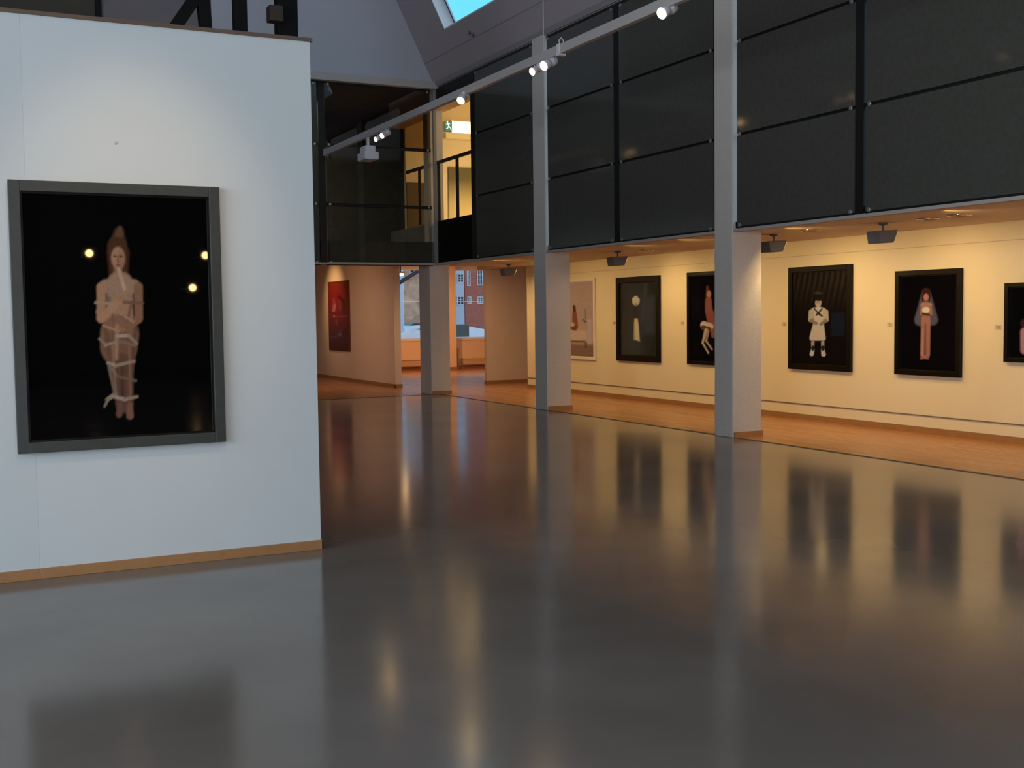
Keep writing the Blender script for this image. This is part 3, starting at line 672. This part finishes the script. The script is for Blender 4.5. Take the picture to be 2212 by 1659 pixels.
# large picture on the partition: a robed standing figure wound with pale bands
SK_ = (150, 116, 92); SK2 = (118, 84, 64); RB = (140, 116, 98)
big = [
 ('c', 240, 545, 14, 238, 596, 7, 8, (70, 46, 34)), ('c', 262, 545, 12, 266, 590, 5, 8, (62, 42, 30)),
 ('c', 252, 502, 10, 248, 530, 20, 8, (70, 52, 38)), ('c', 254, 494, 5, 252, 508, 9, 4, (84, 64, 48)), ('e', 248, 528, 20, 16, 6, (66, 44, 30)),
 ('c', 249, 575, 9, 250, 606, 10, 4, (128, 96, 76)),
 ('e', 249, 556, 15, 23, 4, SK_), ('e', 255, 560, 9, 18, 6, (138, 102, 80)),
 ('e', 242, 553, 3.4, 2, 2, (62, 42, 32)), ('e', 256, 553, 3.4, 2, 2, (58, 40, 30)), ('c', 249, 554, 1.3, 249, 565, 2.2, 2, (108, 78, 60)), ('e', 249, 572, 4.5, 1.8, 2, (100, 58, 50)),
 ('c', 222, 616, 14, 284, 616, 14, 5, RB), ('c', 253, 615, 30, 253, 672, 27, 6, RB),
 ('c', 212, 618, 10, 212, 682, 10, 4, SK_), ('c', 294, 618, 10, 295, 682, 9, 4, (124, 92, 72)),
 ('c', 253, 672, 28, 252, 720, 38, 6, (146, 114, 92)), ('c', 252, 718, 42, 250, 745, 40, 7, (124, 92, 74)),
 ('c', 251, 745, 38, 256, 790, 26, 7, (110, 80, 64)), ('c', 256, 785, 26, 262, 868, 19, 6, (92, 66, 54)),
 ('c', 228, 640, 2, 240, 700, 3, 5, (112, 82, 64)), ('c', 280, 640, 2, 268, 705, 3, 5, (104, 74, 58)), ('c', 257, 790, 2, 258, 862, 4, 6, (70, 48, 40)), ('c', 220, 705, 4, 232, 770, 4, 9, (96, 70, 56)), ('c', 288, 705, 4, 280, 780, 4, 9, (88, 62, 50)), ('c', 246, 700, 3, 244, 770, 3, 8, (156, 124, 102)),
 ('c', 236, 745, 2, 243, 850, 2, 6, (140, 108, 88)), ('c', 274, 745, 2, 275, 850, 2, 6, (130, 98, 80)),
 ('c', 212, 685, 10, 250, 648, 8, 4, (158, 120, 96)), ('e', 254, 643, 9, 6, 3, (150, 110, 86)),
 ('c', 294, 686, 9, 262, 706, 7, 4, (126, 92, 72)), ('e', 256, 708, 9, 5, 3, (140, 102, 80)),
 ('c', 250, 580, 3.5, 266, 628, 4.5, 3, (170, 140, 118)), ('c', 266, 628, 4, 280, 644, 3, 3, (140, 110, 90)),
 ('c', 200, 651, 3, 240, 654, 3, 2.5, (150, 126, 108)), ('c', 262, 650, 3, 304, 652, 2.5, 2.5, (104, 80, 66)), ('e', 204, 671, 4, 5, 3, (146, 118, 98)),
 ('c', 252, 672, 2.5, 282, 692, 2.5, 2.5, (150, 122, 102)), ('c', 216, 700, 2.5, 250, 712, 2.5, 2.5, (150, 120, 100)),
 ('c', 246, 722, 3.5, 272, 721, 3.5, 2.5, (158, 140, 124)), ('c', 272, 721, 3.5, 290, 738, 3, 2.5, (140, 120, 104)),
 ('c', 208, 728, 3, 222, 742, 3, 3, (130, 108, 94)), ('c', 220, 742, 3, 250, 733, 3, 2.5, (140, 120, 104)), ('c', 250, 733, 3, 286, 742, 3, 2.5, (120, 98, 84)),
 ('c', 226, 780, 3.5, 244, 785, 3.5, 2.5, (150, 134, 120)), ('c', 244, 785, 3.5, 284, 776, 3, 2.5, (140, 122, 106)), ('c', 228, 785, 3, 246, 808, 3, 2.5, (120, 104, 92)), ('c', 246, 808, 3, 288, 818, 2.5, 2.5, (104, 88, 76)),
 ('c', 240, 852, 4, 262, 858, 4, 2.5, (150, 138, 124)), ('c', 262, 858, 4, 290, 852, 3, 2.5, (140, 124, 108)), ('c', 240, 848, 5, 224, 858, 4, 2.5, (140, 126, 112)), ('c', 226, 858, 3, 218, 873, 2.5, 2.5, (126, 114, 100)), ('c', 228, 790, 2.5, 240, 846, 2.5, 3, (112, 98, 86)),
 ('c', 252, 868, 6, 250, 890, 7, 4, (104, 72, 60)), ('c', 274, 870, 6, 274, 893, 8, 4, (120, 84, 70)),
]
framed('Y', YP, .387, 1.645, .787, 2.444, .066, .05, M_FRAMEBIG, 'framed_picture',
       'large charcoal framed picture of a pale figure wound in bands, on the white partition',
       [(44, 420), (452, 433), (465, 922), (60, 947)], flat((3, 3, 4)), big, 150, 200, rough=.015)

GP = 'framed pictures along the gallery wall'
# white framed picture
def bg_white(P, U, V):
    top = np.array(lin((196, 160, 132))); low = np.array(lin((214, 170, 130))); fl = np.array(lin((150, 112, 84)))
    t = np.clip((V-.45)/.3, 0, 1)[..., None]; c = top*(1-t)+low*t
    s = np.clip((V-.80)/.06, 0, 1)[..., None]; return c*(1-s)+fl*s
pw = [('r', 1216, 716, 1266, 740, 3, (224, 186, 148)), ('r', 1268, 690, 1276, 745, 2, (206, 180, 160)), ('r', 1219, 738, 1264, 742, 2, (120, 84, 60)), ('r', 1219, 742, 1225, 756, 2, (120, 88, 66)), ('r', 1262, 742, 1267, 755, 2, (130, 96, 72)),
      ('c', 1239, 660, 3, 1240, 676, 4, 2, (96, 48, 24)), ('c', 1240, 678, 5, 1241, 706, 7, 3, (150, 84, 48)), ('c', 1226, 706, 4, 1240, 711, 5, 3, (140, 70, 36)), ('e', 1225, 704, 4, 3, 2, (84, 40, 22)), ('e', 1235, 702, 5, 5, 2, (214, 176, 146)),
      ('c', 1263, 667, 1.2, 1264, 688, 1.5, 1.5, (150, 130, 120)), ('c', 1258, 690, 1.5, 1264, 696, 2, 2, (110, 96, 90))]
framed('X', XW, 20.35, 19.085, .69, 2.28, .05, .04, M_FRAMEWH, 'x', 'white framed pale picture half hidden by the second pillar, robed brown figure on a table',
       [(1218, 606), (1281, 605), (1282, 774), (1219, 773)], bg_white, pw, 60, 90, rough=.25, group=GP)
p1 = [('r', 1352, 610, 1400, 765, 30, (58, 55, 44)), ('c', 1398, 612, 3, 1392, 690, 4, 6, (74, 72, 64)), ('r', 1392, 640, 1416, 722, 14, (66, 66, 66)),
      ('c', 1376, 668, 5, 1377, 688, 6, 2, (64, 44, 22)), ('e', 1377, 651, 8, 9, 2, (216, 194, 146)), ('e', 1377, 642, 4, 3, 2, (222, 204, 160)), ('e', 1372, 646, 3, 3, 2, (222, 204, 160)), ('e', 1382, 647, 3, 3, 2, (222, 204, 160)), ('e', 1377, 658, 3, 3, 2, (170, 140, 96)),
      ('p', [(1372, 689), (1382, 689), (1383, 703), (1389, 740), (1370, 735), (1373, 703)], 2, (214, 190, 136)), ('c', 1374, 700, 1, 1373, 735, 1.5, 2, (180, 152, 104))]
framed('X', XW, 18.28, 16.85, .712, 2.25, .10, .05, M_FRAMEDK, 'x', 'black framed dark picture of a pale round-headed figure in a long cream gown',
       [(1343, 612), (1420, 608), (1421, 771), (1344, 770)], flat((48, 45, 34)), p1, 80, 120, rough=.07, group=GP)
p2 = [('c', 1532, 618, 3, 1534, 640, 6, 2, (96, 56, 36)), ('e', 1535, 634, 5, 8, 2, (186, 126, 90)), ('c', 1534, 648, 7, 1535, 672, 8, 3, (150, 84, 62)), ('c', 1537, 676, 9, 1541, 700, 8, 3, (146, 80, 62)), ('c', 1541, 700, 6, 1545, 726, 5, 3, (140, 84, 66)),
      ('c', 1524, 702, 8, 1538, 706, 7, 2, (214, 178, 140)), ('c', 1522, 708, 5, 1536, 712, 5, 2, (110, 66, 36)), ('c', 1529, 714, 4, 1521, 742, 2, 2, (198, 166, 130)), ('c', 1521, 742, 2, 1534, 765, 1.6, 2, (200, 170, 134)), ('c', 1533, 718, 3, 1529, 738, 2, 2, (170, 134, 100)), ('c', 1529, 738, 2, 1542, 757, 1.6, 2, (190, 158, 124)),
      ('r', 1500, 640, 1516, 680, 16, (14, 16, 24))]
framed('X', XW, 16.01, 14.55, .722, 2.26, .055, .05, M_FRAMEDK, 'x', 'black framed picture of a red-dressed rider on a pale animal, half behind the nearest pillar',
       [(1494, 595), (1600, 589), (1600, 787), (1494, 780)], flat((10, 9, 10)), p2, 100, 120, rough=.05, group=GP)
def bg_drape(P, U, V):
    a = np.array(lin((46, 36, 26))); b = np.array(lin((20, 15, 12)))
    w = (.5+.5*np.sin(P[..., 0]*.55+3*np.sin(P[..., 1]*.03)+V*3))*np.clip(1.3-V*3, 0, 1)
    w = w+.25*np.clip(1-V*1.6, 0, 1)
    return b+(a-b)*w[..., None]*1.2
p3 = [('r', 1799, 676, 1827, 728, 4, (26, 30, 38)), ('e', 1772, 640, 9, 9, 3, (28, 22, 16)), ('e', 1772, 633, 9, 3, 2, (66, 54, 38)),  # first rectangle is a bluish reflection painted into the print
      ('e', 1772, 655, 6.5, 9, 2, (196, 166, 134)), ('e', 1772, 647, 8, 4.5, 2, (36, 26, 18)), ('e', 1769.5, 655, 1.2, 1, 1, (50, 32, 24)), ('e', 1774.5, 655, 1.2, 1, 1, (50, 32, 24)),
      ('c', 1764, 672, 7, 1781, 672, 7, 2, (204, 184, 148)), ('c', 1773, 674, 11, 1773, 700, 10, 2, (206, 186, 152)), ('c', 1773, 700, 11, 1771, 731, 17, 2, (204, 180, 144)), ('r', 1752, 738, 1792, 760, 2, (20, 16, 13)),
      ('c', 1758, 675, 6, 1756, 692, 5, 2, (190, 168, 134)), ('c', 1787, 675, 6, 1789, 692, 5, 2, (190, 168, 134)), ('c', 1757, 694, 3.5, 1768, 700, 3.5, 2, (140, 118, 96)), ('c', 1788, 694, 3.5, 1778, 702, 3.5, 2, (140, 118, 96)),
      ('c', 1764, 668, 1.6, 1776, 682, 1.8, 1.5, (44, 36, 28)), ('c', 1780, 668, 1.6, 1768, 682, 1.8, 1.5, (44, 36, 28)), ('c', 1772, 676, 1.6, 1780, 684, 1.8, 1.5, (44, 36, 28)),
      ('c', 1761, 742, 3.5, 1761, 752, 3, 1.5, (176, 150, 120)), ('c', 1782, 742, 3.5, 1782, 752, 3, 1.5, (176, 150, 120)), ('c', 1761, 758, 3.5, 1759, 768, 4.5, 1.5, (206, 190, 164)), ('c', 1782, 758, 3.5, 1784, 769, 4.5, 1.5, (206, 190, 164)), ('c', 1762, 752, 3, 1761, 758, 3, 1.5, (40, 34, 30)), ('c', 1782, 752, 3, 1782, 758, 3, 1.5, (40, 34, 30))]
framed('X', XW, 13.42, 12.115, .738, 2.235, .075, .055, M_FRAMEDK, 'x', 'black framed picture of a figure in a white sailor-style dress before dark drapery',
       [(1719, 590), (1832, 584), (1833, 793), (1719, 788)], bg_drape, p3, 110, 150, rough=.06, group=GP)
p4 = [('c', 2003, 632, 9, 1992, 690, 13, 5, (96, 86, 84)), ('c', 2005, 632, 9, 2018, 690, 12, 5, (92, 82, 82)), ('e', 2004, 626, 10, 9, 3, (62, 34, 26)),
      ('c', 1998, 634, 4, 1997, 646, 2, 2, (70, 36, 24)), ('c', 2010, 634, 4, 2011, 646, 2, 2, (64, 34, 24)), ('e', 2004, 638, 5.5, 8, 2, (196, 120, 88)),
      ('c', 1997, 656, 5, 2012, 656, 5, 2, (182, 124, 96)), ('c', 2004, 657, 8, 2004, 690, 8, 2, (178, 122, 94)), ('c', 1996, 660, 3.5, 1994, 676, 3, 2, (176, 116, 88)), ('c', 2013, 660, 3.5, 2015, 676, 3, 2, (170, 110, 84)),
      ('c', 2004, 688, 10, 2003, 768, 10.5, 2.5, (170, 112, 86)), ('c', 2003, 700, 1.5, 2003, 768, 2.5, 3, (128, 76, 58)), ('c', 1998, 710, 1, 1997, 770, 1.5, 2.5, (190, 134, 106)),
      ('e', 2004, 667, 8, 7, 2, (226, 204, 160)), ('c', 1998, 676, 3, 2010, 678, 3, 2, (84, 60, 30)), ('e', 1996, 777, 4, 3, 2, (150, 98, 76)), ('e', 2008, 777, 4, 3, 2, (150, 98, 76))]
framed('X', XW, 11.295, 10.205, .745, 2.10, .065, .055, M_FRAMEDK, 'x', 'black framed picture of a veiled figure in a long rose gown holding a bouquet',
       [(1948, 592), (2070, 587), (2070, 807), (1948, 800)], flat((8, 7, 8)), p4, 100, 140, rough=.05, group=GP)
p5 = [('c', 2212, 720, 10, 2212, 765, 9, 3, (190, 128, 116)), ('e', 2214, 700, 12, 12, 4, (60, 40, 32))]
framed('X', XW, 9.555, 8.5, .962, 1.895, .05, .055, M_FRAMEDK, 'x', 'smaller black framed picture cut by the right edge, pink form at its corner',
       [(2182, 617), (2310, 612), (2310, 790), (2182, 779)], flat((9, 7, 6)), p5, 70, 60, rough=.06, group=GP)
# red unframed panel in the far room
def bg_red(P, U, V):
    st = [(0, (120, 34, 10)), (.25, (134, 12, 18)), (.5, (110, 28, 30)), (.7, (84, 26, 32)), (.85, (66, 30, 44)), (.93, (66, 18, 8)), (1, (58, 14, 4))]
    out = np.zeros(P.shape[:2]+(3,))
    for ch in range(3): out[..., ch] = np.interp(V, [s[0] for s in st], [lin(s[1])[ch] for s in st])
    e = np.clip((np.abs(U-.5)-.36)/.12, 0, 1)[..., None]
    return out*(1-e*.6)+np.array(lin((100, 40, 4)))*e*.6
pr = [('c', 727, 646, 2, 729, 658, 3, 3, (150, 60, 60)), ('c', 729, 660, 3, 727, 671, 3, 2, (176, 96, 80)), ('c', 738, 641, 3, 748, 655, 3.5, 3, (76, 4, 4)), ('c', 748, 658, 4, 748, 674, 3, 4, (80, 28, 24)), ('c', 739, 650, 2, 740, 668, 2, 3, (122, 52, 44)),
      ('r', 716, 683.2, 757, 684, .8, (140, 76, 80)), ('e', 739, 722, 4, 4, 3, (104, 84, 104)), ('r', 717, 727, 733, 729, 1.5, (108, 66, 84)), ('e', 728, 683.5, 2, 2, 2, (170, 110, 110)), ('c', 744, 710, 1, 736, 722, 2, 2, (104, 50, 54)), ('c', 732, 690, 1.5, 733, 700, 1, 3, (130, 60, 60))]
rr = empty('wall_panel', (XR+.02, 27.7, .73), 'tall narrow unframed red picture on the far room wall', 'picture panel')
yA, yB_ = 28.55, 26.88
sub(MB().box((XR-.012, yB_, .735), (XR+.02, yA, 2.48)), 'backing_board', mat('panel_edge', (.16, .05, .01), .6), rr)
paint_mesh('print', [(XR-.013, yA, 2.48), (XR-.013, yB_, 2.48), (XR-.013, yB_, .735), (XR-.013, yA, .735)], [(715, 609), (756, 607), (759, 757), (717, 757)], 40, 110, bg_red, pr, .4, rr, .5, (1, 1.1, 2.0))
# small labels beside the pictures
for y, z, l in ((18.42, 1.41, 'small label card left of the cream-gown picture'), (16.2, 1.41, 'small label card left of the rider picture'), (13.56, 1.40, 'small label card left of the sailor-dress picture'),
                (11.43, 1.395, 'small label card left of the veiled figure picture'), (9.68, 1.37, 'small label card left of the smaller picture at the right edge')):
    o = MB().box((XW-.004, y-.045, z-.03), (XW, y+.045, z+.03)).build('label_card', M_LABEL)
    tag(o, l, 'label', 'label cards on the gallery wall')
    ln = MB()
    for k in range(3): ln.box((XW-.0045, y-.035, z+.012-k*.014), (XW-.004, y+.03-k*.012, z+.015-k*.014))
    ln.build('text_lines', M_FRAMEDK, o)
# small smudge/fixing on the partition above the picture
sm = MB().lathe([(0, .011), (.003, .010), (.004, .004)], (1.02, YP, 2.70), (0, -1, 0), 14)
tag(sm.build('wall_fixing', mat('smudge', (.48, .45, .44), .8)), 'tiny grey wall fixing above the large picture', 'fixing')
# sensors on the slope
for y, z, l in ((19.0, 6.66, 'tiny grey sensor under the skylight, the upper one'), (18.9, 6.60, 'tiny grey sensor under the skylight, the lower one')):
    o = MB().lathe([(0, .03), (.03, .028), (.05, .012)], (sx(z), y, z), (-1, 0, -.49), 14).build('sensor', M_GREYFIX); tag(o, l, 'sensor')

# ---------------------------------------------------------------- outside
struct('ground', MB().box((-30, WY+.4, -.55), (140, 200, -.5)), M_SNOW, 'snowy ground outside the far windows', 'ground')
def heap(name, cx, cy, rx, ry, h, label, seed):
    random.seed(seed); bm = MB(); n, k = 28, 9; rings = []
    for j in range(k+1):
        t = j/k; ring = []
        for i in range(n):
            a = 2*math.pi*i/n; rr_ = math.cos(t*math.pi/2)**.7*(1+.12*math.sin(3*a+seed)+.05*random.random())
            ring.append(bm.bm.verts.new((cx+rx*rr_*math.cos(a), cy+ry*rr_*math.sin(a), -.5+h*math.sin(t*math.pi/2)*(1+.07*random.random()))))
        rings.append(ring)
    for q_, w_ in zip(rings, rings[1:]):
        for i in range(n): bm.bm.faces.new((q_[i], q_[(i+1) % n], w_[(i+1) % n], w_[i]))
    bm.bm.faces.new(rings[-1])
    o = bm.build(name, M_SNOW, smooth=True); tag(o, label, 'snow heap')
heap('snow_heap', 19.2, 47, 4.0, 2.5, 1.6, 'snow heap at the foot of the pale post outside', 2)
heap('snow_heap', 14.9, 37.0, 1.3, 1.2, 1.55, 'low grey ploughed snow heap nearest the left far window', 5)
heap('snow_heap', 26.2, 50, 3.0, 2.2, 2.05, 'pointed snow heap outside the right far window', 9)
tag(MB().box((16.72, 38.0, -.5), (17.2, 38.6, 1.25)).build('grit_bin', M_HEDGE, bevel=.05), 'dark green-grey bin standing in the snow outside the right window', 'bin')
tag(MB().lathe([(0, .10), (9, .085)], (16.84, 43.9, -.5), (0, 0, 1), 16).build('flagpole', M_POLE, smooth=True), 'pale upright post outside the left far window', 'post')
# tree: trunk hidden, branch crossing
tb = MB().tube([(14.5, 42, -.5), (14.9, 42, 2.3), (15.6, 42, 3.0)], .22).bar((15.2, 42, 2.40), (17.7, 42.1, 3.8), .10, 8, .06).bar((16.6, 42.1, 3.3), (17.2, 42.2, 4.6), .05, 6, .02)
tag(tb.build('tree', M_BARK), 'bare dark tree whose branch crosses the left far window', 'tree')
def house(name, m, x0, x1, y, z1, wins, label, d=8):
    r = empty(name, (x0, y, -.5), label, 'building')
    sub(MB().box((x0, y, -.5), (x1, y+d, z1)), 'wall', m, r)
    for (a, b, c, e) in wins:
        w = MB()
        for q0, q1, z0_, z1_ in ((a-.07, a, c-.07, e+.07), (b, b+.07, c-.07, e+.07), (a, b, c-.07, c), (a, b, e, e+.07), ((a+b)/2-.02, (a+b)/2+.02, c, e)): w.box((q0, y-.06, z0_), (q1, y, z1_))
        for t in (1, 2): w.box((a, y-.05, c+(e-c)*t/3-.015), (b, y, c+(e-c)*t/3+.015))
        wf = sub(w, 'window_frame', M_OUTFRAME, r)
        sub(MB().box((a, y-.02, c), (b, y-.005, e)), 'pane', M_OUTWIN, wf)
house('brick_house', M_BRICK, 35.85, 52, 80, 14, [(36.95, 37.3, 3.9, 5.0), (36.1, 36.25, 3.85, 5.1), (36.95, 37.3, 2.5, 2.9), (36.1, 36.3, 2.5, 2.9), (38.2, 38.6, 3.85, 4.6)], 'red brick house seen through the right far window')
house('pale_house', M_PALEWALL, 31.0, 35.8, 80, 14, [(35.3, 35.7, 4.1, 4.65), (35.25, 35.7, 2.4, 2.95)], 'pale house with dark windows left of the brick house')
random.seed(4)
fb = MB()
for k in range(70):
    x, z, y = 28+random.random()*5.2, 1.2+random.random()*6.5, 78+random.random()*2
    r_ = .5+random.random()*.9
    fb.lathe([(0, .1), (.3*r_, .75*r_), (r_, r_), (1.7*r_, .7*r_), (2*r_, .1)], (x, y, z-r_), (random.random()-.5, random.random()-.5, 1), 8)
fo = empty('autumn_tree', (30.5, 79, -.5), 'rusty brown tree seen through the left far window', 'tree')
sub(fb, 'foliage', M_AUTUMN, fo); sub(MB().bar((30.5, 79, -.5), (30.5, 79, 3), .35, 10), 'trunk', M_BARK, fo)
house('pale_house', M_PALEWALL, 21.0, 27.9, 84, 7.5, [(23, 24, 2.5, 4.5)], 'pale house behind the left far window')
# dark car
car = empty('car', (22.5, 56, -.5), 'dark parked car behind the snow outside the left window', 'car')
sub(MB().prism([(20.6, -.1), (25.0, -.1), (25.0, .5), (24.2, .62), (23.6, 1.15), (21.8, 1.2), (21.1, .65), (20.6, .55)], 1, 55.1, 56.9), 'body', M_VAN, car, bevel=.06)
sub(MB().prism([(21.5, .68), (23.8, .68), (23.45, 1.08), (21.95, 1.12)], 1, 55.07, 55.1), 'side_window', M_OUTWIN, car)
for x in (21.5, 24.1): sub(MB().lathe([(0, .34), (.2, .34)], (x, 55.05, -.16), (0, 1, 0), 18), 'wheel', M_FRAMEBLK, car)
tag(MB().tube([(10, 40, 1.75), (13, 40, 2.1), (16, 40, 2.12), (19, 40, 2.08), (22, 40, 2.1)], .012, 6).build('overhead_cable', M_POLE), 'thin pale cable crossing outside the far windows', 'cable')

# ---------------------------------------------------------------- daylight
w = D.worlds.new('world'); S.world = w; w.use_nodes = True; nt = w.node_tree; bg = nt.nodes['Background']
tc = nt.nodes.new('ShaderNodeTexCoord'); sp = nt.nodes.new('ShaderNodeSeparateXYZ'); cr = nt.nodes.new('ShaderNodeValToRGB')
nt.links.new(tc.outputs['Generated'], sp.inputs[0]); nt.links.new(sp.outputs['Z'], cr.inputs[0]); nt.links.new(cr.outputs[0], bg.inputs[0])
e = cr.color_ramp.elements; e[0].position = .10; e[0].color = (.62, .62, .80, 1); e[1].position = .24; e[1].color = (.17, .78, 1.0, 1)
for p_, c_ in ((.42, (.17, .78, 1.0, 1)), (.6, (.62, .66, .85, 1))):
    k_ = e.new(p_); k_.color = c_
bg.inputs[1].default_value = 1.15
COOL = (.86, .93, 1.0)
light('AREA', (5.5, 23.0, 6.1), 75, (1, .92, .78), 2.5, (4.5, 23.8, 0), name='corridor_fill')  # added fill, lifts the dark space behind the back glazing
# daylight falling through roof lights and the glazed street side, both out of view
light('AREA', (1.5, -4.5, ZR-.1), 240, COOL, 5, (2.2, 4.5, 0.0), name='roof_daylight', size_y=7)
light('AREA', (-8.6, 1.0, 3.2), 1150, COOL, 14, (0, 1.5, 3.0), name='side_daylight', size_y=4)
light('AREA', (-5.0, -13.0, 1.9), 680, COOL, 7, (0, 7.5, 2.0), name='street_daylight', size_y=3.2)
light('AREA', (3.0, 16.0, ZR-.1), 90, (.6, .76, 1.0), 3, (5.5, 20.5, 6.0), name='roof_daylight', size_y=4)
# lit wall lamps at the other end of the hall (they show as points in the picture glass)
for x, z, l in ((3.9, 3.5, 'left lit wall lamp at the street end of the hall'), (7.2, 3.48, 'upper right lit wall lamp at the street end of the hall'), (6.8, 2.51, 'lower right lit wall lamp at the street end of the hall')):
    r = empty('wall_lamp', (x, -20, z), l, 'wall lamp', 'wall lamps at the street end')
    sub(MB().box((x-.03, Y0, z-.04), (x+.03, -20.12, z+.02)), 'arm', M_LAMP, r)
    sub(MB().lathe([(0, .05), (.03, .10), (.14, .13)], (x, -20.14, z), (0, 1, 0), 18), 'lamp_body', M_LAMP, r)
    sub(MB().lathe([(0, .11), (.01, .09)], (x, -20.0, z), (0, 1, 0), 18), 'lens', M_LENS, r)
